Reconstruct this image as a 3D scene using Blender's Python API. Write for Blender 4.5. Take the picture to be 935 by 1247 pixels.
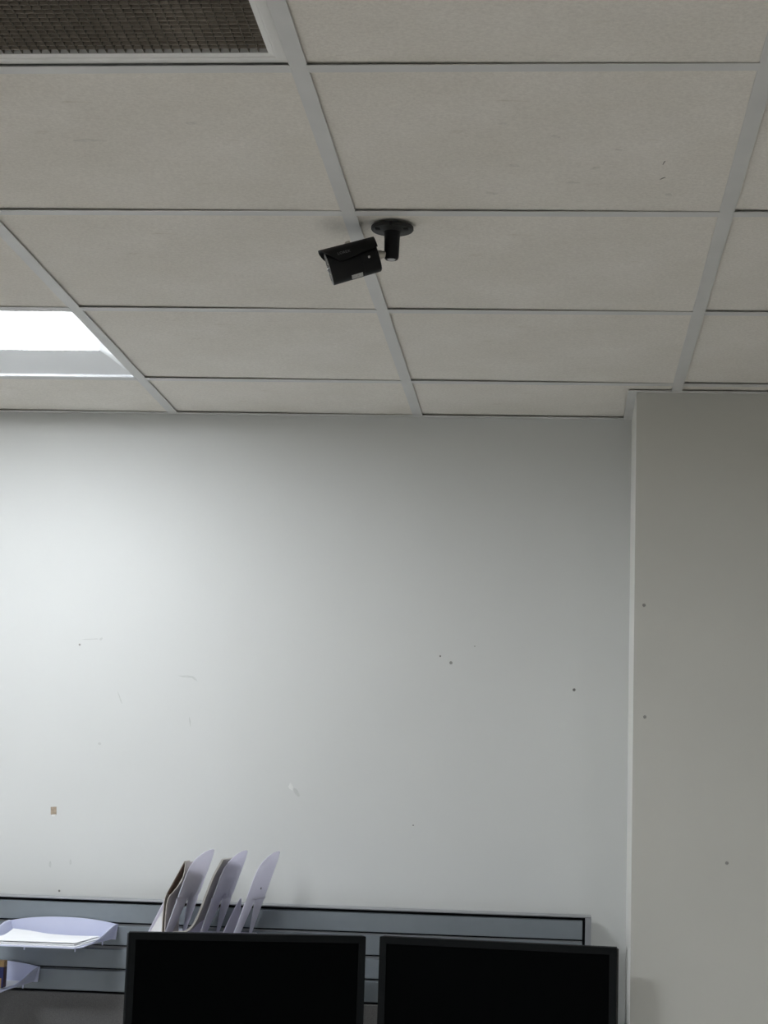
import bpy, bmesh, math, random
from mathutils import Vector, Matrix
random.seed(7)
scene = bpy.context.scene
for o in list(bpy.data.objects):
    bpy.data.objects.remove(o)
C = scene.collection
PI = math.pi

# ------------------------------------------------------------------ camera, world, exposure
S, T, H = 0.61, 0.024, 2.45          # ceiling grid pitch, tee width, underside of the tees
cam_d = bpy.data.cameras.new('camera')
cam_d.sensor_fit = 'HORIZONTAL'; cam_d.sensor_width = 36.0; cam_d.lens = 36.0 * 2323.01 / 935.0
cam_d.clip_start = 0.05
cam = bpy.data.objects.new('camera', cam_d); C.objects.link(cam)
yaw, pitch, roll = -0.0938124558, 0.157387885, 0.0318285722
fw = Vector((math.sin(yaw)*math.cos(pitch), math.cos(yaw)*math.cos(pitch), math.sin(pitch)))
r0 = Vector((math.cos(yaw), -math.sin(yaw), 0)); u0 = r0.cross(fw)
rt = math.cos(roll)*r0 + math.sin(roll)*u0
up = -math.sin(roll)*r0 + math.cos(roll)*u0
M4 = Matrix((rt, up, -fw)).transposed().to_4x4(); M4.translation = Vector((0.3425591, -1.7520256, 1.4808602))
cam.matrix_world = M4
scene.camera = cam

w = bpy.data.worlds.new('world'); scene.world = w; w.use_nodes = True
w.node_tree.nodes['Background'].inputs[0].default_value = (0.5, 0.52, 0.55, 1)
w.node_tree.nodes['Background'].inputs[1].default_value = 0.0
scene.view_settings.view_transform = 'Standard'; scene.view_settings.look = 'None'
scene.view_settings.gamma = 1.0; scene.view_settings.use_curve_mapping = False
scene.view_settings.exposure = 0.0
# emission of the lens of each recessed fixture, by ceiling cell: first in view, third read off a shadow, rest added as fill
LAMPS = {(-2, 3): 25.5, (-6, 3): 52.0, (-2, -1): 78.0, (-6, -1): 20.0, (2, -1): 40.0, (-2, -5): 18.0}
LAMP_COL = (0.915, 0.955, 1.0, 1)

# ------------------------------------------------------------------ materials
def mat(name, col, rough=0.6, metal=0.0, noise=None, bump=None, spec=0.5, coat=0.0):
    """noise=(scale, amount, stretch) colour mottling; bump=(scale, strength, distance)"""
    m = bpy.data.materials.new(name); m.use_nodes = True
    nt = m.node_tree; b = nt.nodes['Principled BSDF']
    b.inputs['Base Color'].default_value = (*col, 1)
    b.inputs['Roughness'].default_value = rough; b.inputs['Metallic'].default_value = metal
    b.inputs['Specular IOR Level'].default_value = spec
    b.inputs['Coat Weight'].default_value = coat
    tc = nt.nodes.new('ShaderNodeTexCoord')
    if noise:
        n = nt.nodes.new('ShaderNodeTexNoise'); n.inputs['Scale'].default_value = noise[0]; n.inputs['Detail'].default_value = 4
        nt.links.new(tc.outputs['Object'], n.inputs['Vector'])
        r = nt.nodes.new('ShaderNodeValToRGB')
        a = noise[1]
        r.color_ramp.elements[0].position = 0.3; r.color_ramp.elements[1].position = 0.7
        r.color_ramp.elements[0].color = (*[max(0, c*(1-a)) for c in col], 1)
        r.color_ramp.elements[1].color = (*[min(1, c*(1+a)) for c in col], 1)
        nt.links.new(n.outputs['Fac'], r.inputs['Fac']); nt.links.new(r.outputs['Color'], b.inputs['Base Color'])
    if bump:
        n2 = nt.nodes.new('ShaderNodeTexNoise'); n2.inputs['Scale'].default_value = bump[0]; n2.inputs['Detail'].default_value = 3
        nt.links.new(tc.outputs['Object'], n2.inputs['Vector'])
        bp = nt.nodes.new('ShaderNodeBump'); bp.inputs['Strength'].default_value = bump[1]; bp.inputs['Distance'].default_value = bump[2]
        nt.links.new(n2.outputs['Fac'], bp.inputs['Height']); nt.links.new(bp.outputs['Normal'], b.inputs['Normal'])
    return m

def mat_tile():
    col = (0.86, 0.83, 0.78)
    m = mat('mineral_fibre_tile', col, 0.95, spec=0.1)
    nt = m.node_tree; b = nt.nodes['Principled BSDF']; tc = nt.nodes.new('ShaderNodeTexCoord')
    fine = nt.nodes.new('ShaderNodeTexNoise'); fine.inputs['Scale'].default_value = 190; fine.inputs['Detail'].default_value = 5; fine.inputs['Roughness'].default_value = 0.7
    big = nt.nodes.new('ShaderNodeTexNoise'); big.inputs['Scale'].default_value = 5; big.inputs['Detail'].default_value = 3
    mp = nt.nodes.new('ShaderNodeMapping'); mp.inputs['Scale'].default_value = (9, 32, 9)
    scu = nt.nodes.new('ShaderNodeTexNoise'); scu.inputs['Scale'].default_value = 1.0; scu.inputs['Detail'].default_value = 2
    for n in (fine, big): nt.links.new(tc.outputs['Object'], n.inputs['Vector'])
    nt.links.new(tc.outputs['Object'], mp.inputs['Vector']); nt.links.new(mp.outputs['Vector'], scu.inputs['Vector'])
    def ramp(src, p0, c0, p1, c1):
        r = nt.nodes.new('ShaderNodeValToRGB'); e = r.color_ramp.elements
        e[0].position = p0; e[0].color = c0; e[1].position = p1; e[1].color = c1
        nt.links.new(src.outputs['Fac'], r.inputs['Fac']); return r
    a = ramp(fine, 0.32, (0.90, 0.895, 0.885, 1), 0.66, (1.04, 1.04, 1.035, 1))
    c = ramp(big, 0.3, (0.955, 0.95, 0.93, 1), 0.7, (1.03, 1.03, 1.03, 1))
    d = ramp(scu, 0.22, (0.86, 0.84, 0.80, 1), 0.30, (1, 1, 1, 1))
    prev = None
    for r in (a, c, d):
        mx = nt.nodes.new('ShaderNodeMix'); mx.data_type = 'RGBA'; mx.blend_type = 'MULTIPLY'; mx.inputs[0].default_value = 1
        if prev is None: mx.inputs[6].default_value = (*col, 1)
        else: nt.links.new(prev.outputs[2], mx.inputs[6])
        nt.links.new(r.outputs['Color'], mx.inputs[7]); prev = mx
    nt.links.new(prev.outputs[2], b.inputs['Base Color'])
    bp = nt.nodes.new('ShaderNodeBump'); bp.inputs['Strength'].default_value = 0.35; bp.inputs['Distance'].default_value = 0.002
    nt.links.new(fine.outputs['Fac'], bp.inputs['Height']); nt.links.new(bp.outputs['Normal'], b.inputs['Normal'])
    return m

def mat_translucent(name, col, tcol, fac):
    m = bpy.data.materials.new(name); m.use_nodes = True; nt = m.node_tree
    b = nt.nodes['Principled BSDF']; b.inputs['Base Color'].default_value = (*col, 1); b.inputs['Roughness'].default_value = 0.4
    t = nt.nodes.new('ShaderNodeBsdfTranslucent'); t.inputs['Color'].default_value = (*tcol, 1)
    mx = nt.nodes.new('ShaderNodeMixShader'); mx.inputs[0].default_value = fac
    nt.links.new(b.outputs[0], mx.inputs[1]); nt.links.new(t.outputs[0], mx.inputs[2])
    nt.links.new(mx.outputs[0], nt.nodes['Material Output'].inputs['Surface'])
    return m

def mat_emit(name, col, strength):
    m = bpy.data.materials.new(name); m.use_nodes = True; nt = m.node_tree
    b = nt.nodes['Principled BSDF']; b.inputs['Base Color'].default_value = (0.8, 0.8, 0.8, 1)
    b.inputs['Emission Color'].default_value = col; b.inputs['Emission Strength'].default_value = strength
    return m

TILE = mat_tile()
WALL = mat('wall_paint', (0.70, 0.712, 0.698), 0.62, noise=(3, 0.012), bump=(260, 0.12, 0.001), spec=0.3)
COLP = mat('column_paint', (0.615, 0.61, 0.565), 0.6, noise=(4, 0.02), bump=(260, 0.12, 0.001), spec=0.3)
SIDEP = mat('column_side_lit', (0.84, 0.84, 0.80), 0.45, noise=(4, 0.01))  # column paint lightened so the side face looks lit from the left
GRID = mat('grid_white_metal', (0.69, 0.69, 0.675), 0.45, noise=(14, 0.03))
PLEN = mat('plenum_dark', (0.10, 0.10, 0.095), 0.9)
CARPET = mat('carpet', (0.47, 0.44, 0.40), 0.95, noise=(40, 0.2), bump=(300, 0.5, 0.003), spec=0.1)
REFL = mat('lamp_white_enamel', (0.90, 0.92, 0.94), 0.4, noise=(6, 0.01))
GRILLE_F = mat('grille_frame_paint', (0.86, 0.86, 0.84), 0.5, noise=(10, 0.03))
VANE = mat('grille_vane_dusty', (0.37, 0.325, 0.27), 0.7, noise=(9, 0.3), spec=0.3)
VANEY = mat('grille_vane_shaded', (0.13, 0.115, 0.095), 0.8, noise=(9, 0.3), spec=0.1)  # vane colour darkened, painting in the shade on the lengthwise vanes
FILTER = mat('grille_filter_brown', (0.06, 0.05, 0.04), 0.95, noise=(5, 0.4))
BLACK = mat('camera_black_plastic', (0.0035, 0.0037, 0.0042), 0.5, noise=(60, 0.1), spec=0.22)
BLACKM = mat('camera_mount_black', (0.026, 0.026, 0.025), 0.55, noise=(60, 0.1), spec=0.3)
STEEL = mat('brushed_steel', (0.55, 0.52, 0.47), 0.35, 0.9, noise=(80, 0.1))
RIMG = mat('camera_front_grey', (0.30, 0.30, 0.30), 0.35, noise=(60, 0.05))
GLASS = mat('camera_glass', (0.015, 0.017, 0.02), 0.05, coat=1.0, noise=(30, 0.05))
LABELM = mat('silver_label', (0.45, 0.45, 0.44), 0.5, noise=(300, 0.25))
PRINT = mat('grey_print', (0.12, 0.12, 0.125), 0.6, noise=(200, 0.05))
SCREWW = mat('pale_screw', (0.5, 0.5, 0.5), 0.4, noise=(100, 0.05))
HOLE = mat('hole_dark', (0.01, 0.01, 0.01), 0.9, noise=(50, 0.1))
SLAT = mat('slat_blue_grey', (0.255, 0.288, 0.315), 0.40, 0.5, noise=(30, 0.03))
CAPM = mat('panel_cap_grey', (0.33, 0.34, 0.36), 0.4, 0.4, noise=(30, 0.03))
GAPM = mat('panel_gap_black', (0.012, 0.012, 0.016), 0.8, noise=(30, 0.1))
FABRIC = mat('panel_fabric_grey', (0.17, 0.168, 0.165), 0.9, noise=(500, 0.18), bump=(700, 0.4, 0.001), spec=0.2)
BEZEL = mat('monitor_bezel', (0.0058, 0.0068, 0.0074), 0.6, noise=(200, 0.08), spec=0.09)
SCREEN = mat('monitor_screen_off', (0.0009, 0.0012, 0.0014), 0.35, spec=0.03, noise=(10, 0.05))
LAV = mat_translucent('lavender_plastic', (0.66, 0.69, 0.86), (0.62, 0.65, 0.82), 0.14)
SAIL = mat_translucent('sorter_plastic', (0.76, 0.755, 0.84), (0.86, 0.85, 0.92), 0.58)
PAPER = mat('paper_white', (0.83, 0.84, 0.86), 0.8, noise=(20, 0.02))
PAPERC = mat('paper_cream', (0.62, 0.58, 0.54), 0.8, noise=(20, 0.05))
PAPERB = mat('paper_brown', (0.16, 0.09, 0.06), 0.8, noise=(20, 0.1))
PAPERG = mat('paper_edges_grey', (0.46, 0.44, 0.41), 0.8, noise=(400, 0.15))
TAN = mat('carton_tan', (0.42, 0.27, 0.12), 0.6, noise=(40, 0.1))
NAVY = mat('carton_navy', (0.015, 0.02, 0.10), 0.5, noise=(40, 0.1))
DARKR = mat('carton_dark_red', (0.05, 0.012, 0.012), 0.5, noise=(40, 0.1))
MARK = mat('nail_hole_grey', (0.27, 0.265, 0.25), 0.9, noise=(100, 0.2))
PUTTY = mat('wall_patch_pale', (0.80, 0.81, 0.79), 0.8, noise=(100, 0.03))
SCUFF = mat('wall_scuff_grey', (0.60, 0.615, 0.595), 0.7, noise=(100, 0.05))
CHIP = mat('paint_chip_brown', (0.42, 0.34, 0.26), 0.9, noise=(150, 0.2))
DESKM = mat('desk_laminate', (0.66, 0.65, 0.62), 0.5, noise=(8, 0.04))

# ------------------------------------------------------------------ helpers
def obj(name, bm, m, parent=None, smooth=False, mats=None):
    me = bpy.data.meshes.new(name)
    bmesh.ops.recalc_face_normals(bm, faces=bm.faces)
    bm.to_mesh(me); bm.free()
    for x in (mats or [m]): me.materials.append(x)
    o = bpy.data.objects.new(name, me); C.objects.link(o)
    if parent: o.parent = parent
    if smooth:
        for p in me.polygons: p.use_smooth = True
        try: me.set_sharp_from_angle(angle=math.radians(35))
        except Exception: pass
    return o
def inst(src, parent, loc=(0, 0, 0)):
    o = src.copy(); C.objects.link(o); o.parent = parent; o.location = loc; return o
def thing(name, label, cat, loc=(0, 0, 0), rotz=0, group=None):
    o = bpy.data.objects.new(name, None); C.objects.link(o)
    o.empty_display_size = 0.05; o.location = loc; o.rotation_euler = (0, 0, rotz)
    o['label'] = label; o['category'] = cat
    if group: o['group'] = group
    return o
def tag(o, label, cat, group=None):
    o['label'] = label; o['category'] = cat
    if group: o['group'] = group
    return o
def struct(o):
    o['kind'] = 'structure'; return o
def box(bm, x0, x1, y0, y1, z0, z1, mi=0, bev=0, seg=1):
    r = bmesh.ops.create_cube(bm, size=1)
    vs = r['verts']
    for v in vs:
        v.co = Vector(((x0+x1)/2 + v.co.x*(x1-x0), (y0+y1)/2 + v.co.y*(y1-y0), (z0+z1)/2 + v.co.z*(z1-z0)))
    fs = {f for v in vs for f in v.link_faces}
    for f in fs: f.material_index = mi
    if bev:
        es = list({e for v in vs for e in v.link_edges})
        r = bmesh.ops.bevel(bm, geom=es, offset=bev, segments=seg, affect='EDGES', profile=0.5)
        for f in r['faces']: f.material_index = mi
def bx(*a, **k):
    bm = bmesh.new(); box(bm, *a, **k); return bm
def cyl(bm, p0, p1, r0, r1=None, n=24, caps=True, mi=0):
    p0, p1 = Vector(p0), Vector(p1); r1 = r0 if r1 is None else r1
    d = (p1-p0); M = d.to_track_quat('Z', 'Y').to_matrix().to_4x4(); M.translation = (p0+p1)/2
    r = bmesh.ops.create_cone(bm, cap_ends=caps, segments=n, radius1=r0, radius2=r1, depth=d.length, matrix=M)
    for f in {f for v in r['verts'] for f in v.link_faces}: f.material_index = mi
def prism(bm, pts, axis, a0, a1, mi=0):
    """extrude polygon pts (2-D) along axis from a0 to a1; axis 'z': (x,y); 'y': (x,z); 'x': (y,z)"""
    def P(p, a):
        return Vector((p[0], p[1], a)) if axis == 'z' else Vector((p[0], a, p[1])) if axis == 'y' else Vector((a, p[0], p[1]))
    A = [bm.verts.new(P(p, a0)) for p in pts]; B = [bm.verts.new(P(p, a1)) for p in pts]
    n = len(pts); fs = [bm.faces.new(A), bm.faces.new(B[::-1])]
    for i in range(n): fs.append(bm.faces.new((A[i], A[(i+1) % n], B[(i+1) % n], B[i])))
    for f in fs: f.material_index = mi
    return fs
def solid(bm, t):
    """thicken an open sheet"""
    bmesh.ops.recalc_face_normals(bm, faces=bm.faces)
    bmesh.ops.solidify(bm, geom=list(bm.faces), thickness=t)
def grid_sheet(bm, f, nu, nv):
    V = [[bm.verts.new(f(i/nu, j/nv)) for j in range(nv+1)] for i in range(nu+1)]
    for i in range(nu):
        for j in range(nv): bm.faces.new((V[i][j], V[i+1][j], V[i+1][j+1], V[i][j+1]))
def lerp(a, b, t): return a + (b-a)*t
def curve(tab, t):
    for (t0, a), (t1, b) in zip(tab, tab[1:]):
        if t <= t1: return lerp(a, b, (t-t0)/(t1-t0) if t1 > t0 else 0)
    return tab[-1][1]

# ------------------------------------------------------------------ room shell
XL, XR, YF, YB = -5.514, 3.074, -4.294, 2.835
CX, CY = 0.509, 2.534                # boxed column at the right: its side and its front
TOP = 2.66
struct(obj('floor', bx(XL-.1, XR+.1, YF-.1, YB+.1, -0.1, 0), CARPET))
wb = struct(obj('wall_back', bx(XL-.1, XR+.1, YB, YB+.1, 0, TOP), WALL))
struct(obj('wall_left', bx(XL-.1, XL, YF, YB, 0, TOP), WALL))
struct(obj('wall_right', bx(XR, XR+.1, YF, YB, 0, TOP), WALL))
struct(obj('wall_front', bx(XL-.1, XR+.1, YF-.1, YF, 0, TOP), WALL))
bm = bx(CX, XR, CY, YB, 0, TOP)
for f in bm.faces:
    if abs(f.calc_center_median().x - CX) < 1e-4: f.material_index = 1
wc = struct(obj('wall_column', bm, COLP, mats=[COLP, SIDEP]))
bm = bx(XL, CX, YB-.012, YB, 0, 0.1, bev=0.003)
struct(obj('baseboard_back', bm, mat('baseboard_grey', (0.12, 0.12, 0.12), 0.6, noise=(20, 0.05))))
ceiling = struct(obj('ceiling', bx(XL-.1, XR+.1, YF-.1, YB+.1, TOP, TOP+.05), PLEN))

# marks on the walls: nail holes, a paint chip, filler, scuffs (thin real flakes on the paint)
def blob(x, z, rx, rz, y, n=9, jag=0.25, rot=0.0, th=0.0006):
    bm = bmesh.new(); pts = []
    for i in range(n):
        a = 2*PI*i/n; k = 1 + random.uniform(-jag, jag)
        px, pz = rx*k*math.cos(a), rz*k*math.sin(a)
        pts.append((x + px*math.cos(rot)-pz*math.sin(rot), z + px*math.sin(rot)+pz*math.cos(rot)))
    prism(bm, pts, 'y', y-th, y+0.001); return bm
def ring(x, z, r, y):
    """crater: raised lip around a dark centre"""
    bm = bmesh.new(); cyl(bm, (x, y+.001, z), (x, y-.0012, z), r, r*0.8, n=10); return bm
for x, z, r in [(-.8279, 1.8697, .0030), (.0581, 1.8628, .0026), (.0843, 1.8476, .0042), (.1406, 1.8885, .0015),
                (.3803, 1.7900, .0040), (-.8438, 1.2760, .0030), (.0044, 1.4586, .0020)]:
    o = obj('nail_hole', ring(x, z, r, YB), MARK, wb)
for x, z, r in [(.5304, 1.9628, .0042), (.5347, 1.7137, .0042), (.7157, 1.4005, .0042)]:
    obj('nail_hole', ring(x, z, r, CY), MARK, wc)
bm = bmesh.new(); prism(bm, [(-.8765, 1.4745), (-.8625, 1.4755), (-.8612, 1.4575), (-.8665, 1.4535), (-.8755, 1.4565)], 'y', YB-.0009, YB+.001)
obj('paint_chip', bm, CHIP, wb)['label'] = 'brown chip of missing paint'
bm = bmesh.new(); prism(bm, [(-.873, 1.4565), (-.8625, 1.4575), (-.866, 1.4520), (-.872, 1.4525)], 'y', YB-.0012, YB+.001)
obj('paint_chip', bm, PUTTY, wb)
obj('filler_patch', blob(-.292, 1.540, .006, .010, YB, jag=.35, rot=.35), PUTTY, wb)
obj('filler_patch', blob(-.2785, 1.528, .005, .013, YB, jag=.2, rot=.5, th=.0005), SCUFF, wb)
for x, z, rx, rz, rot in [(-.560, 1.798, .018, .0028, -.05), (-.540, 1.794, .010, .003, -.6), (-.545, 1.690, .0016, .012, .2),
                          (-.72, 1.741, .0014, .016, .4), (-.80, 1.884, .022, .0012, .06), (-.775, 1.885, .004, .003, .7),
                          (-.87, 1.337, .003, .008, 0.1), (-.82, 1.345, .003, .007, .1), (-.765, 1.63, .004, .003, 0)]:
    obj('scuff_mark', blob(x, z, rx, rz, YB, rot=rot, th=.0003), SCUFF, wb)

# ------------------------------------------------------------------ suspended ceiling
# cell (i, j): x from i*S to i*S+S-T, y from j*S+T to j*S+S.  main tees at x = i*S-T .. i*S
I0, I1, J0, J1 = -9, 4, -7, 4
GAP0, GAP1 = 0.0048, 0.0012          # height of a tile's left and right edge over the tee flange underside
LIGHTS = LAMPS
VENT = (-1, 0)
def tile_mesh(poly, wx, gap1=GAP1):
    bm = bmesh.new(); fs = prism(bm, poly, 'z', 0, 0.015)
    for v in bm.verts: v.co.z += lerp(GAP0, gap1, min(1, max(0, v.co.x/wx)))
    return bm
w_ = S - T + 0.016; m_ = -0.008
full = [(m_, m_), (m_+w_, m_), (m_+w_, m_+w_), (m_, m_+w_)]
def rect(x0, x1, y0, y1): return [(x0, y0), (x1, y0), (x1, y1), (x0, y1)]
tile0 = None
ylast = YB - 4*S - T - 0.004          # depth of the cut row against the back wall
ycol = CY - 4*S - T - 0.004
for i in range(I0, I1+1):
    for j in range(J0, J1+1):
        if (i, j) in LIGHTS or (i, j) == VENT: continue
        loc = (i*S, j*S+T, H)
        if j < 4:
            if tile0 is None:
                tile0 = obj('ceiling_tile', tile_mesh(full, S-T), TILE, ceiling); tile0.location = loc
            else: inst(tile0, ceiling, loc)
        else:
            if i < 0: poly = rect(m_, m_+w_, m_, ylast)
            elif i == 0:
                cx = CX - 0.004
                poly = [(m_, m_), (m_+w_, m_), (m_+w_, ycol), (cx, ycol), (cx, ylast), (m_, ylast)]
            else: poly = rect(m_, m_+w_, m_, ycol)
            o = obj('ceiling_tile', tile_mesh(poly, S-T, .0040 if i == 0 else .0022), TILE, ceiling); o.location = loc
# short scuffs on the nearest tiles (a few dark nicks and faint rubs)
NICK = mat('tile_nick_dark', (0.30, 0.28, 0.25), 0.9, noise=(100, 0.1)); RUB = mat('tile_rub_faint', (0.755, 0.725, 0.67), 0.9, noise=(200, 0.08))
def tile_mark(x, y, rx, ry, rot, m, name):
    bm = bmesh.new(); pts = []
    for k in range(9):
        a = 2*PI*k/9; q = 1 + random.uniform(-.55, .45)
        px, py = rx*q*math.cos(a), ry*q*math.sin(a)
        pts.append((x + px*math.cos(rot)-py*math.sin(rot), y + px*math.sin(rot)+py*math.cos(rot)))
    i, j = math.floor(x/S), math.floor(y/S)
    lx = (x-i*S)/(S-T); z = H + lerp(GAP0, GAP1, lx)
    prism(bm, pts, 'z', z-.0004, z+.0006); obj(name, bm, m, ceiling)
for x, y, rx, ry, rot, m in [(.4858, .993, .0010, .014, .15, NICK), (.4880, 1.062, .0012, .006, .6, NICK), (.4156, .9365, .006, .004, .1, RUB),
                             (.500, 1.14, .010, .008, .4, RUB), (.248, .835, .007, .005, .1, RUB), (.325, .885, .008, .007, .2, RUB),
                             (.262, 1.010, .008, .005, .5, RUB), (.225, 1.140, .010, .006, .6, RUB), (.350, 1.085, .009, .004, .1, RUB),
                             (.386, 1.020, .006, .005, 0, RUB), (-.196, .83, .008, .006, .1, RUB), (-.36, .90, .022, .005, 0, RUB)]:
    tile_mark(x, y, rx, ry, rot, m, 'scuff_mark')
def tee(bm, x0, x1, y0, y1, along, z=H, th=0.0012):
    box(bm, x0, x1, y0, y1, z, z+th)
    if along == 'y': box(bm, (x0+x1)/2-.001, (x0+x1)/2+.001, y0, y1, z+th, z+.032)
    else: box(bm, x0, x1, (y0+y1)/2-.001, (y0+y1)/2+.001, z+th, z+.032)
for i in range(I0, I1+2):
    bm = bmesh.new(); yend = (CY if i*S > CX else YB) - 0.001
    tee(bm, i*S-T, i*S, YF+.001, yend, 'y'); obj('main_tee', bm, GRID, ceiling)
ct = None
for i in range(I0, I1+1):
    for j in range(J0+1, J1+1):
        if ct is None:
            bm = bmesh.new(); tee(bm, -.0015, S-T+.0015, 0, T, 'x', z=-0.0006); ct = obj('cross_tee', bm, GRID, ceiling); ct.location = (i*S, j*S, H)
        else: inst(ct, ceiling, (i*S, j*S, H))
# wall angle: L trim round the perimeter and round the column
def angle(x0, x1, y0, y1, side):
    bm = bmesh.new(); box(bm, x0, x1, y0, y1, H-.0004, H+.0008)
    if side == 'y': box(bm, x0, x1, y1-.0012, y1-.0002, H, H+.022)
    if side == 'x': box(bm, x1-.0012, x1-.0002, y0, y1, H, H+.022)
    obj('wall_angle', bm, GRID, ceiling)
AW = 0.020
angle(XL, CX-AW, YB-AW, YB, 'y'); angle(CX-AW, CX, CY+.0003, YB, 'x'); angle(CX-AW, XR, CY-AW, CY, 'y')

# ------------------------------------------------------------------ recessed light fixtures
def light(i, j, lens, label):
    x0, x1, y0, y1 = i*S, i*S+S-T, j*S+T, j*S+S
    t = thing('ceiling_light', label, 'ceiling light', ((x0+x1)/2, (y0+y1)/2, H))
    hx, hy = (x1-x0)/2, (y1-y0)/2
    bm = bmesh.new()                                   # housing: open box above the opening
    zt = 0.10
    box(bm, -hx-.006, hx+.006, -hy-.006, -hy-.004, .006, zt); box(bm, -hx-.006, hx+.006, hy+.004, hy+.006, .006, zt)
    box(bm, -hx-.006, -hx-.004, -hy-.006, hy+.006, .006, zt); box(bm, hx+.004, hx+.006, -hy-.006, hy+.006, .006, zt)
    box(bm, -hx-.006, hx+.006, -hy-.006, hy+.006, zt, zt+.002)
    obj('housing', bm, REFL, t)
    LN, LF, LL, LZ = .215, .120, hx-.041, .022         # lens: reach to its near and its far side, half length, recess
    edge = lambda s: LF if s > 0 else LN
    def rise(u): return .0060 + (LZ+.0005-.0060)*(1-(1-u)**1.2)
    for s in (-1, 1):                                  # wings: curved reflectors rising to the lens
        bm = bmesh.new()
        def f(u, v, s=s):
            return Vector((lerp(-1, 1, v)*lerp(hx-.003, LL-.001, u), s*lerp(hy-.008, edge(s)-.001, u), rise(u)))
        grid_sheet(bm, f, 10, 1); solid(bm, .0015); obj('reflector_wing', bm, REFL, t, smooth=True)
        bm = bmesh.new()
        def f2(u, v, s=s):
            return Vector((s*lerp(hx-.003, LL-.001, u), lerp(-lerp(hy-.008, LN-.001, u), lerp(hy-.008, LF-.001, u), v), rise(u)))
        grid_sheet(bm, f2, 10, 1); solid(bm, .0015); obj('end_plate', bm, REFL, t, smooth=True)
        bm = bmesh.new(); ys = sorted((s*(hy-.010), s*(hy+.002)))
        box(bm, -hx, hx, ys[0], ys[1], -.0004, .0058); obj('frame_lip', bm, REFL, t)
    bm = bmesh.new()                                   # lens: a very shallow trough
    def f(u, v):
        return Vector((lerp(-LL, LL, v), lerp(-LN, LF, u), LZ - .0105*(1-(2*u-1)**2)))
    grid_sheet(bm, f, 16, 1); solid(bm, .002); obj('lens', bm, lens, t, smooth=True)
    return t
LAMP_LABEL = {(-2, 3): 'bright recessed square ceiling light at the left with curved lens, near the back wall',
              (-6, 3): 'added fill light shaped as a recessed square ceiling light further left along the back wall, outside the photograph',
              (-2, -1): 'recessed square ceiling light left of and above the viewer, outside the photograph',
              (-6, -1): 'added fill light shaped as a recessed square ceiling light far left of the viewer, outside the photograph',
              (2, -1): 'added fill light shaped as a recessed square ceiling light right of the viewer, outside the photograph',
              (-2, -5): 'added fill light shaped as a recessed square ceiling light behind the viewer, outside the photograph'}
for (i, j), e in LAMPS.items():
    light(i, j, mat_emit('lamp_lens', LAMP_COL, e), LAMP_LABEL[(i, j)])

# ------------------------------------------------------------------ egg-crate return air grille
x0, x1, y0, y1 = VENT[0]*S, VENT[0]*S+S-T, VENT[1]*S+T, VENT[1]*S+S
g = thing('air_grille', 'egg crate return air grille with white frame and dusty brown mesh at the top left', 'air vent', ((x0+x1)/2, (y0+y1)/2, H))
hx = (x1-x0)/2 + .0015; fwid = .0265
FWX, FWY = .0245, .032
corn_o = [(-hx, -hx), (hx, -hx), (hx, hx), (-hx, hx)]
ix, iy = hx-FWX, hx-FWY
corn_i = [(-ix, -iy), (ix, -iy), (ix, iy), (-ix, iy)]
for k in range(4):
    a0, a1 = corn_o[k], corn_o[(k+1) % 4]; b0, b1 = corn_i[k], corn_i[(k+1) % 4]
    def mix(p, q, t): return (lerp(p[0], q[0], t), lerp(p[1], q[1], t))
    prof = [(0, .0060), (0, .0042), (.55, .0022), (.66, .0022), (.70, .0036), (1, .0046), (1, .019)]  # stepped flange
    bm = bmesh.new(); A = []; B = []
    for t_, z_ in prof:
        p, q_ = mix(a0, b0, t_), mix(a1, b1, t_)
        A.append(bm.verts.new((p[0], p[1], z_))); B.append(bm.verts.new((q_[0], q_[1], z_)))
    n = len(prof)
    for m in range(n): bm.faces.new((A[m], A[(m+1) % n], B[(m+1) % n], B[m]))
    bm.faces.new(A); bm.faces.new(B[::-1])
    obj('frame_side', bm, GRILLE_F, g)
P_ = .0127
va = vb = None
nx = int(2*ix/P_); ny = int(2*iy/P_)
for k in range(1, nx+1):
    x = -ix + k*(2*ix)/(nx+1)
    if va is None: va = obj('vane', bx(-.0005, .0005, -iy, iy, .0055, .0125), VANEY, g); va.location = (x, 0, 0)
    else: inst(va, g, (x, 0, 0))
for k in range(1, ny+1):
    y = -iy + k*(2*iy)/(ny+1)
    if vb is None: vb = obj('vane', bx(-ix, ix, -.0004, .0004, .0057, .0103), VANE, g); vb.location = (0, y, 0)
    else: inst(vb, g, (0, y, 0))
obj('filter', bx(-ix-.002, ix+.002, -iy-.002, iy+.002, .022, .030), FILTER, g)

# ------------------------------------------------------------------ security camera on its ceiling mount
MX, MY = 0.0540, 1.3030
sc = thing('security_camera', 'small black bullet security camera hanging from the ceiling on a round mount', 'security camera', (MX, MY, H))
bm = bmesh.new()                                       # round base plate
R_ = .0355
prof = [(0, 0), (R_-.001, 0), (R_, -.0010), (R_, -.0050), (R_-.0015, -.0068), (.017, -.0085), (.0140, -.0098), (0, -.0098)]
N = 48; rows = []
for k in range(N):
    a = 2*PI*k/N
    rows.append([bm.verts.new((r*math.cos(a), r*math.sin(a), z)) for r, z in prof[1:-1]])
for k in range(N):
    for m in range(len(rows[0])-1):
        bm.faces.new((rows[k][m], rows[(k+1) % N][m], rows[(k+1) % N][m+1], rows[k][m+1]))
bm.faces.new([r[0] for r in rows]); bm.faces.new([r[-1] for r in rows][::-1])
base = obj('base_plate', bm, BLACKM, sc, smooth=True)
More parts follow.
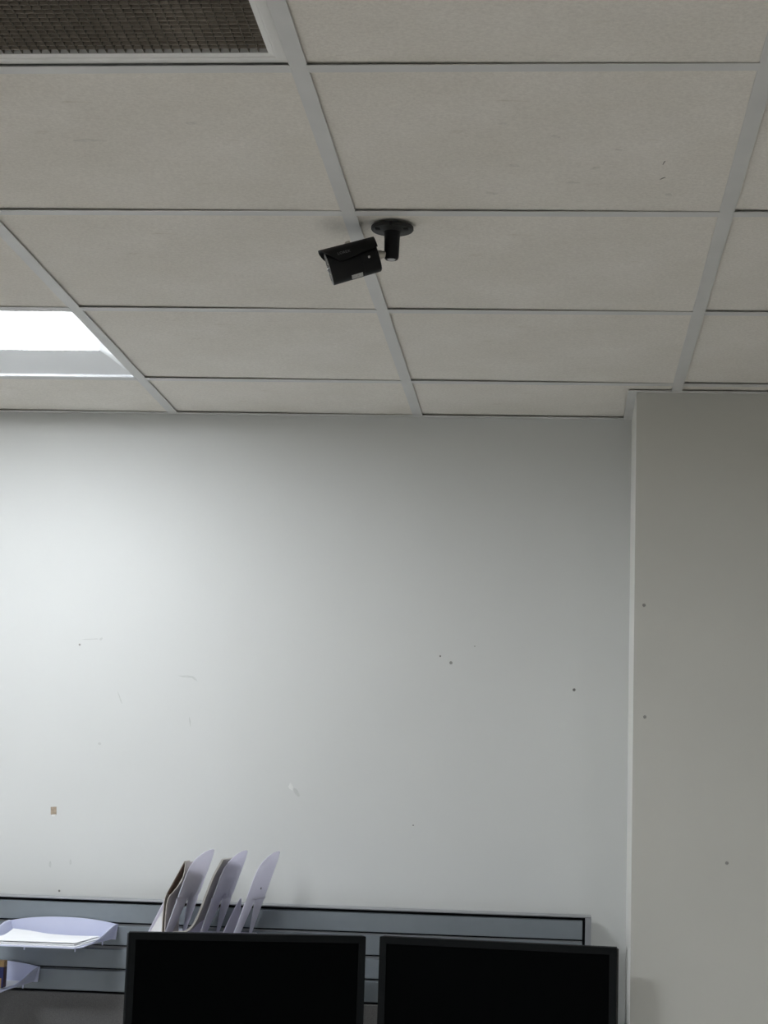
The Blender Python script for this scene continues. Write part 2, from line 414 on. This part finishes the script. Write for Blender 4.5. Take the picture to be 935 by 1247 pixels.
for k in range(3):
    bm = bmesh.new()
    if k == 2: box(bm, -.0022, .0022, -R_-.0004, -R_+.004, -.0072, -.0008, bev=.0004)
    else: box(bm, (-1, 1)[k]*.0235-.0042, (-1, 1)[k]*.0235+.0042, -.0175, -.0075, -.0088, -.0062, bev=.0008)
    obj('screw_slot', bm, HOLE, base)
bm = bmesh.new()                                       # neck: tapered post with rounded lower rim
prof = [(.0150, -.0085), (.0137, -.0120), (.0130, -.020), (.0122, -.052), (.0112, -.0555), (.0095, -.0570), (.0080, -.0570), (.0078, -.0545), (0, -.0545)]
rows = []; N = 32
for k in range(N):
    a = 2*PI*k/N
    rows.append([bm.verts.new((r*math.cos(a), r*math.sin(a), z)) for r, z in prof[:-1]])
for k in range(N):
    for m in range(len(rows[0])-1):
        bm.faces.new((rows[k][m], rows[(k+1) % N][m], rows[(k+1) % N][m+1], rows[k][m+1]))
bm.faces.new([r[0] for r in rows]); bm.faces.new([r[-1] for r in rows][::-1])
neck = obj('neck', bm, BLACK, sc, smooth=True)
bm = bmesh.new(); cyl(bm, (0, 0, -.0540), (0, 0, -.0574), .0074, .0066, n=20); obj('screw_cap', bm, SCREWW, neck)['label'] = 'pale screw cap in the end of the neck'

Fv = (-.957*Vector((.9956, .0887, .0314)) - .290*Vector((-.0170, -.1590, .9871)) - .06*Vector((-.0925, .9833, .1567))).normalized()  # where the camera looks
Lv = Vector((0, 0, 1)).cross(Fv).normalized()
Uv = Fv.cross(Lv).normalized()
BM = Matrix((Fv, Lv, Uv)).transposed().to_4x4()        # local x = forward, y = towards the room, z = up
BM.translation = Vector((0.0315-MX, 1.297-MY, 2.3990-H))
def place(o): o.matrix_local = BM; return o
bm = bmesh.new(); L_ = .0840; RB = .0275
def lathe_x(bm, prof, n=40, cap0=True, cap1=True):
    rows = []
    for k in range(n):
        a = 2*PI*k/n; rows.append([bm.verts.new((x, r*math.cos(a), r*math.sin(a))) for x, r in prof])
    for k in range(n):
        for m in range(len(prof)-1):
            bm.faces.new((rows[k][m], rows[(k+1) % n][m], rows[(k+1) % n][m+1], rows[k][m+1]))
    if cap0: bm.faces.new([r[0] for r in rows])
    if cap1: bm.faces.new([r[-1] for r in rows][::-1])
lathe_x(bm, [(0, RB-.003), (.0015, RB-.0008), (.003, RB), (.0285, RB), (.0288, RB-.0004), (.0294, RB-.0004), (.0297, RB), (L_-.001, RB), (L_, RB-.0006)])
body = place(obj('body', bm, BLACK, sc, smooth=True))
bm = bmesh.new(); lathe_x(bm, [(L_-.001, RB-.0012), (L_+.0012, RB-.0010), (L_+.0012, RB-.0062), (L_-.001, RB-.0065)], cap0=False, cap1=False)
ringo = place(obj('front_ring', bm, RIMG, sc, smooth=True)); ringo['label'] = 'grey ring around the glass'
bm = bmesh.new(); lathe_x(bm, [(L_-.0010, RB-.0064), (L_+.0002, RB-.0064)]); glass = place(obj('front_glass', bm, GLASS, sc))
bm = bmesh.new(); lathe_x(bm, [(L_, .0075), (L_+.0016, .0070), (L_+.0030, .0040), (L_+.0034, .0012)], n=24)
lo = obj('lens', bm, GLASS, glass, smooth=True)
for k in range(10):
    a = 2*PI*k/10; bm = bmesh.new()
    cyl(bm, (L_, .0150*math.cos(a), .0150*math.sin(a)), (L_+.0012, .0150*math.cos(a), .0150*math.sin(a)), .0022, .0016, n=10)
    obj('infrared_lamp', bm, RIMG, glass)
# sun visor: a shell over the upper half, longer at the top, its sides cut back in a curve at the front
RV = .0300
bm = bmesh.new()
def vis(u, v):
    k = abs(2*v-1); sg = 1 if v > .5 else -1
    xf = .0640 + (L_+.0090-.0640)*(1-k**2.2)**1.1
    x = lerp(-.0015, xf, u)
    th = sg*k*math.radians(lerp(79, 97, min(1, max(0, x/.0640))))
    return Vector((x, RV*math.sin(th), RV*math.cos(th) + .035*x))
grid_sheet(bm, vis, 16, 48); solid(bm, -.0016)
visor = place(obj('sun_visor', bm, BLACK, sc, smooth=True))
bm = bmesh.new(); cyl(bm, (.0420, 0, RV+.001), (.0420, 0, RV+.0062), .0052, .0048, n=20)
place(obj('visor_screw', bm, STEEL, sc, smooth=True))
bm = bmesh.new(); yv = -.0035; zz = math.radians(-7)
cyl(bm, (.0170, RB*math.cos(zz)-.001, RB*math.sin(zz)-.003), (.0170, RB*math.cos(zz)+.0008, RB*math.sin(zz)-.003), .0019, n=12)
place(obj('body_screw', bm, SCREWW, sc))
bm = bmesh.new()                                       # silver sticker wrapped on the underside
def lab(u, v):
    th = math.radians(lerp(-88, -62, v)) ; return Vector((lerp(.0335, .0525, u), (RB+.0002)*math.cos(th), (RB+.0002)*math.sin(th)))
grid_sheet(bm, lab, 2, 8); solid(bm, .0003)
place(obj('sticker', bm, LABELM, sc, smooth=True))['label'] = 'silver sticker under the body'
# brand lettering on the side of the visor that faces the room
fc = bpy.data.curves.new('lettering', 'FONT'); fc.body = 'LOREX'; fc.size = .0068; fc.space_character = 1.12; fc.offset = .00012
fc.resolution_u = 3
fo = bpy.data.objects.new('lettering', fc); C.objects.link(fo)
dg = bpy.context.evaluated_depsgraph_get()
me = bpy.data.meshes.new_from_object(fo.evaluated_get(dg)); C.objects.unlink(fo); bpy.data.objects.remove(fo)
bm = bmesh.new(); bm.from_mesh(me); bpy.data.meshes.remove(me)
wid = max(v.co.x for v in bm.verts)
for v in bm.verts:
    th = math.radians(75) - v.co.y/RV
    x = .0655 - v.co.x*(.0215/wid)
    rr = RV + .0022
    v.co = Vector((x, rr*math.sin(th), rr*math.cos(th) + .035*x))
place(obj('lettering', bm, PRINT, sc))
# ball arm between neck and body
bm = bmesh.new()
e = Vector((.0, 0, -.047)); s_ = BM @ Vector((-.001, 0, 0))
cyl(bm, s_, e, .0060, .0060, n=20)
cyl(bm, s_, s_.lerp(e, .25), .0075, .0075, n=20)
obj('ball_arm', bm, STEEL, sc, smooth=True)['label'] = 'bare metal joint between neck and body'

# ------------------------------------------------------------------ slat panel behind the desk
PX0, PX1 = -2.2, 0.4260
PYF, PYB, PZ = 2.690, 2.785, 1.2672
sp = thing('slat_panel', 'long grey office partition with horizontal slat rails standing against the back wall', 'partition', ((PX0+PX1)/2, (PYF+PYB)/2, 0))
OX, OY = (PX0+PX1)/2, (PYF+PYB)/2
def pb(name, m, x0, x1, y0, y1, z0, z1, bev=0, parent=None):
    return obj(name, bx(x0-OX, x1-OX, y0-OY, y1-OY, z0, z1, bev=bev), m, parent or sp)
pb('top_cap', CAPM, PX0, PX1, PYF, PYB, PZ-.0030, PZ, .0008)
pb('end_post', CAPM, PX1-.0135, PX1, PYF, PYB, 0, PZ-.0032, .0010)
pb('end_post', CAPM, PX0, PX0+.0135, PYF, PYB, 0, PZ-.0032, .0010)
pb('core', GAPM, PX0+.0137, PX1-.0137, PYF+.020, PYB-.002, .02, PZ-.0034)
SX0, SX1 = PX0+.020, PX1-.0200
def slat(z0, z1):
    """one slat: face with a chamfered upper edge and a hooked lip below"""
    bm = bmesh.new(); y = PYF+.002-OY
    pts = [(y+.003, z1), (y, z1-.0022), (y, z0+.0012), (y+.0012, z0), (y+.0175, z0), (y+.0175, z1)]
    prism(bm, pts, 'x', SX0-OX, SX1-OX); return obj('slat', bm, SLAT, sp)
for z0, z1 in [(1.2152, 1.2582), (1.1640, 1.2076), (1.1112, 1.1552), (1.0585, 1.1062)]: slat(z0, z1)
bm = bmesh.new()
for z0, z1 in [(1.2076, 1.2152), (1.1552, 1.1640), (1.1062, 1.1112)]:
    o = pb('groove', CAPM, SX0, SX1, PYF+.0125, PYF+.0195, z0-.0005, z1-.0035)
pb('lower_panel', FABRIC, SX0, SX1, PYF+.001, PYF+.0195, .03, 1.0535, .002)
bm.free()

# ------------------------------------------------------------------ trays hung on the slats
def tray(x0, x1, zf, label):
    """open-fronted letter tray: arched back, side walls sweeping down to the front edge"""
    yb, yf = 2.684, 2.352; cx = (x0+x1)/2
    t = thing('letter_tray', label, 'letter tray', (cx, yb, zf), group='lavender letter trays')
    hw = (x1-x0)/2; D = yb-yf
    side = [(0, .0345), (.10, .0330), (.22, .0270), (.36, .0180), (.52, .0105), (.70, .0055), (.86, .0030), (1, .0022)]
    bm = bmesh.new()
    # floor + side walls as one cross-section swept from back to front
    def f(u, v):
        d = u; h = curve(side, d); k = min(1, .15+h/.0345*.85)
        yy = -D*d
        prof = [(-hw-.004*k, h), (-hw-.0005, h-.0012*k), (-hw+.004, h*.45), (-hw+.0075, .0012+h*.06), (-hw+.012, 0), (0, 0),
                (hw-.012, 0), (hw-.0075, .0012+h*.06), (hw-.004, h*.45), (hw+.0005, h-.0012*k), (hw+.004*k, h)]
        i = min(9, int(v*10)); p, q = prof[i], prof[i+1]; tt = v*10-i
        x, z = lerp(p[0], q[0], tt), lerp(p[1], q[1], tt)
        if d > .9:                                    # rounded front corners
            x *= 1 - .035*((d-.9)/.1)**2
        return Vector((x, yy, z))
    grid_sheet(bm, f, 24, 10); solid(bm, .0022)
    obj('tray_floor', bm, LAV, t, smooth=True)
    bm = bmesh.new()
    def fb(u, v):
        x = lerp(-hw-.004, hw+.004, u); h = .0345 + .0125*max(0, 1-(abs(u-.5)*2)**2.2)
        zt = h*v
        return Vector((x*(1-.03*(1-v)), .0015 + (.003 if v < .99 else 0)*0, zt + .0004))
    grid_sheet(bm, fb, 28, 4); solid(bm, .0022)
    obj('back_wall', bm, LAV, t, smooth=True)
    for sx, d in ((-.85, .93), (.88, .93), (-.9, .25), (.93, .25), (0.30*0-.03, .93)):
        bm = bmesh.new(); cyl(bm, (sx*hw*.98, -D*d, .001), (sx*hw*.98, -D*d, -.0075), .0018, .0014, n=10); obj('foot_pin', bm, LAV, t)
    return t
t1 = tray(-.916, -.6655, 1.1765, 'upper lavender plastic letter tray holding white papers')
t2 = tray(-1.0950, -.8435, 1.0740, 'lower lavender plastic letter tray partly cut off at the left edge')
def sheet(x0, x1, y0, y1, z, rot, name, label, m=PAPER, curl=(0, 0), group=None, th=.0006):
    bm = bmesh.new()
    def f(u, v):
        cu = curl[0]*max(0, .4-u)/.4 * max(0, (v-.62)/.38)**1.5
        return Vector((lerp(-(x1-x0)/2, (x1-x0)/2, u), lerp(-(y1-y0)/2, (y1-y0)/2, v), cu + curl[1]*math.sin(u*PI*2)*(v)))
    grid_sheet(bm, f, 14, 14); solid(bm, th)
    o = obj(name, bm, m, smooth=True); o.location = ((x0+x1)/2, (y0+y1)/2, z); o.rotation_euler = (0, 0, rot)
    tag(o, label, 'paper', group); return o
sheet(-.896, -.682, 2.368, 2.660, 1.1808, 0.0, 'paper_sheet', 'lowest white sheet in the upper letter tray, lying square', th=.0018)
sheet(-.893, -.685, 2.385, 2.664, 1.1832, -.02, 'paper_sheet', 'middle white sheet in the upper letter tray, slightly askew', th=.0012, curl=(.0, .0005))
sheet(-.894, -.692, 2.395, 2.650, 1.1854, .03, 'paper_sheet', 'top white sheet in the upper letter tray with a raised corner', curl=(.010, .0012))
sheet(-1.070, -.862, 2.372, 2.655, 1.0783, 0.0, 'paper_sheet', 'white sheet lying in the lower letter tray', th=.0015)
ct_ = thing('small_carton', 'small tan and navy carton standing in the lower letter tray', 'box', (-.9088, 2.470, 1.0800))
W2, D2, H2 = .048, .012, .046
obj('carton_body', bx(-W2, W2, -D2, D2, 0, H2, bev=.0006), NAVY, ct_)
obj('carton_lid', bx(-W2-.0006, W2+.0006, -D2-.0006, D2+.0006, H2-.002, H2+.012, bev=.0008), TAN, ct_)['label'] = 'tan upper end'
obj('carton_band', bx(-W2-.0008, W2-.004, -D2-.0008, D2, -.0002, .020, bev=.0004), TAN, ct_)['label'] = 'tan lower band'
obj('carton_side', bx(W2-.003, W2+.0007, -D2+.001, D2, .001, H2-.002, bev=.0004), DARKR, ct_)

# ------------------------------------------------------------------ file sorter with three leaning dividers
SY, SF = 2.672, 2.492                                    # its back (at the slats) and front
so = thing('file_sorter', 'lavender plastic file sorter with three leaning dividers hung on the slat panel', 'file sorter', (-.42, SY, 1.165))
so_o = Vector((-.42, SY, 1.165))
LEAN = 0.325
def leanx(xb, z, t): return xb + LEAN*(z-1.207) - .0135*t
def plate_outline():
    top = [(0, 1.372), (.02, 1.384), (.07, 1.3905), (.22, 1.3905), (.40, 1.3875), (.60, 1.381), (.75, 1.3735), (.87, 1.365), (.95, 1.3555), (.985, 1.346), (1, 1.333)]
    return top
def zt_of(t): return curve(plate_outline(), t)
def divider(xb, gap=.033):
    """leaning sail in the y-z plane with an inverted V cut out of its lower half"""
    bm = bmesh.new(); nv = 40
    zb, zv = 1.168, 1.286
    def vcut(z): # (t0, t1) of the opening at height z
        k = (zv - z)/(zv - 1.207)
        if k <= 0: return None
        return (.50 - .36*k, .50 + .17*k)
    def P(t, z): return Vector((leanx(xb, z, t), lerp(SY, SF, t), z)) - so_o
    # back leg, front leg, sail
    NZ = 14
    for side in (0, 1):
        prev = None
        for k in range(NZ+1):
            z = lerp(zb, zv, k/NZ); c = vcut(z) or (.5, .5)
            a, b = (0, max(.03, c[0])) if side == 0 else (min(.93, c[1]), 1)
            row = [bm.verts.new(P(lerp(a, b, q/4), z)) for q in range(5)]
            if prev:
                for q in range(4): bm.faces.new((prev[q], prev[q+1], row[q+1], row[q]))
            prev = row
    NU = 24; cols = []
    for i in range(NU+1):
        t = i/NU; cols.append([bm.verts.new(P(t, lerp(zv, zt_of(t), j/14))) for j in range(15)])
    for i in range(NU):
        for j in range(14): bm.faces.new((cols[i][j], cols[i+1][j], cols[i+1][j+1], cols[i][j+1]))
    bmesh.ops.remove_doubles(bm, verts=bm.verts, dist=.0008)
    solid(bm, .0018)
    d = obj('divider', bm, SAIL, so, smooth=True)
    bm = bmesh.new()                                      # tongue: rounded triangular blade standing a little to the left
    def Q(u, v):
        z = lerp(zb, 1.2865, v); k = min(1.12, (1.2865-z)/.0765)
        wv = .06*(1-v**14) + .30*k**.95
        t = .50 - .05*k + (u-.5)*2*wv
        return Vector((leanx(xb, z, t) - gap, lerp(SY, SF, t), z)) - so_o
    grid_sheet(bm, Q, 6, 16); solid(bm, .0016); obj('tongue', bm, SAIL, so, smooth=True)
    bm = bmesh.new(); cyl(bm, P(.42, 1.3085)+Vector((.0014, 0, 0)), P(.42, 1.3085)+Vector((-.002, 0, 0)), .0022, n=10)
    obj('screw_dot', bm, MARK, so)
XS = [-.5005, -.4230, -.3460]
for xb in XS: divider(xb, .046 if xb < -.49 else .033)   # the left slot is the widest
bm = bmesh.new(); box(bm, -.585+.42, -.335+.42, SF-SY, 0, -.004, .0028, bev=.001); obj('base_tray', bm, SAIL, so)
bm = bmesh.new(); box(bm, -.585+.42, -.335+.42, -.002, .004, -.004, .040, bev=.001); obj('back_rail', bm, SAIL, so)
def ribbon(pts, y0, y1, th, m, name, label, cat='paper', sub=5, parent=None):
    """paper standing on edge: a path in x-z extruded from y0 (front) to y1 (back)"""
    P3 = [Vector((x, 0, z)) for x, z in pts]
    fine = []
    n = len(P3)
    for i in range(n-1):
        p0, p1, p2, p3 = P3[max(0, i-1)], P3[i], P3[i+1], P3[min(n-1, i+2)]
        for k in range(sub):
            t = k/sub
            fine.append(.5*((2*p1)+(p2-p0)*t+(2*p0-5*p1+4*p2-p3)*t*t+(3*p1-p0-3*p2+p3)*t**3))
    fine.append(P3[-1])
    bm = bmesh.new(); yb = y1 if callable(y1) else (lambda z: y1)
    rows = [[bm.verts.new((p.x, y, p.z)) for y in (y0, (y0+yb(p.z))/2, yb(p.z))] for p in fine]
    for a, b in zip(rows, rows[1:]):
        for k in range(2): bm.faces.new((a[k], a[k+1], b[k+1], b[k]))
    solid(bm, th)
    o = obj(name, bm, m, parent, smooth=True)
    if not parent: tag(o, label, cat)
    return o
# sheaf between the first and second divider: J-shaped, lying on the base and leaning on the divider
ribbon([(-.495, 1.2115), (-.482, 1.2121), (-.4635, 1.2170), (-.4480, 1.2330), (-.4365, 1.2600), (-.4230, 1.3000), (-.4090, 1.3380), (-.3945, 1.3660), (-.3905, 1.3740)],
       SF-.012, lambda z: 2.522 if z < 1.232 else lerp(2.522, 2.655, min(1, (z-1.232)/.012)), .0042, PAPERG, 'paper_sheaf', 'thick sheaf of papers curving up against the middle divider of the file sorter')
# folded leaflet bulging open left of the first divider
lf = thing('folded_leaflet', 'cream folded leaflet bulging open beside the left divider of the file sorter', 'leaflet')
ribbon([(-.5205, 1.1735), (-.5205, 1.205), (-.5200, 1.2450), (-.5172, 1.2851), (-.5030, 1.3150), (-.4880, 1.3445), (-.4775, 1.3660)],
       SF+.001, 2.560, .0014, PAPERC, 'outer_leaf', '', parent=lf)
ribbon([(-.5150, 1.1735), (-.5140, 1.210), (-.5135, 1.2500), (-.5095, 1.2830), (-.4975, 1.3000), (-.4825, 1.3210), (-.4760, 1.3420), (-.4750, 1.3630)],
       SF-.001, 2.650, .0014, PAPERC, 'inner_leaf', '', parent=lf)
ribbon([(-.5110, 1.2925), (-.5000, 1.3150), (-.4850, 1.3440), (-.4772, 1.3600)],
       SF+.006, 2.560, .0012, PAPERB, 'brown_card', 'dark brown card tucked inside the bulging cream leaflet', 'card')
bm = bmesh.new()
def ws(u, v):                                            # corner of a loose sheet showing beside the leaflet
    z = lerp(1.172, 1.2590, v); xl = lerp(-.5655, -.5232, v)
    return Vector((lerp(xl, -.5226, u), lerp(2.488, 2.520, v) + .006*u, z))
grid_sheet(bm, ws, 4, 8); solid(bm, .0006)
tag(obj('paper_sheet', bm, PAPER, smooth=True), 'bright white paper corner showing at the far left of the file sorter', 'paper')

# ------------------------------------------------------------------ monitors on the desk
def monitor(cx, cy, th, ztop, label):
    Wm, Hm = .51, .325
    t = thing('monitor', label, 'monitor', (cx, cy, .73), th, 'black monitors on the desk')
    z1 = ztop-.73; z0 = z1-Hm; hw = Wm/2; b = .0155
    bm = bmesh.new()                                      # bezel ring, slightly bevelled inwards
    outer = [(-hw, z0), (hw, z0), (hw, z1), (-hw, z1)]
    inner = [(-hw+b, z0+b), (hw-b, z0+b), (hw-b, z1-b), (-hw+b, z1-b)]
    rings = []
    for pts, y in ((outer, .030), (outer, .002), ([(x*(1-.004), lerp(z, (z0+z1)/2, .006)) for x, z in outer], 0), (inner, .0012), (inner, .006)):
        rings.append([bm.verts.new((x, y, z)) for x, z in pts])
    for A, B in zip(rings, rings[1:]):
        for k in range(4): bm.faces.new((A[k], A[(k+1) % 4], B[(k+1) % 4], B[k]))
    bmesh.ops.bevel(bm, geom=[e for e in bm.edges if abs(e.verts[0].co.y-e.verts[1].co.y) > .01], offset=.004, segments=3, affect='EDGES')
    obj('bezel', bm, BEZEL, t)
    obj('screen', bx(-hw+b-.001, hw-b+.001, .0028, .0045, z0+b-.001, z1-b+.001), SCREEN, t)
    bm = bmesh.new()                                      # back shell
    A = [bm.verts.new(p) for p in ((-hw+.002, .024, z0+.002), (hw-.002, .024, z0+.002), (hw-.002, .024, z1-.002), (-hw+.002, .024, z1-.002))]
    B = [bm.verts.new(p) for p in ((-hw*.7, .055, z0+.05), (hw*.7, .055, z0+.05), (hw*.7, .055, z1-.05), (-hw*.7, .055, z1-.05))]
    bm.faces.new(A); bm.faces.new(B[::-1])
    for k in range(4): bm.faces.new((A[k], A[(k+1) % 4], B[(k+1) % 4], B[k]))
    obj('back_shell', bm, BEZEL, t)
    bm = bx(-.035, .035, .050, .075, .012, z0+.17, bev=.004); obj('stand_neck', bm, BEZEL, t)
    bm = bx(-.12, .12, -.06, .13, 0, .014, bev=.005, seg=2); obj('stand_foot', bm, BEZEL, t)
    return t
monitor(-.3020, 2.3504, .3205, 1.2218, 'black switched-off monitor on the left, in front of the file sorter')
monitor(.2213, 2.3745, -.1645, 1.2238, 'black switched-off monitor on the right, beside the column')

dk = thing('desk', 'grey laminate desk carrying the two monitors, below the picture', 'desk', (-.55, 2.30, 0))
obj('desktop', bx(-1.0, 1.0, -.37, .37, .705, .73, bev=.003), DESKM, dk)
for sx in (-.95, .95):
    for sy in (-.32, .32):
        obj('leg', bx(sx-.025, sx+.025, sy-.025, sy+.025, 0, .705, bev=.003), CAPM, dk)
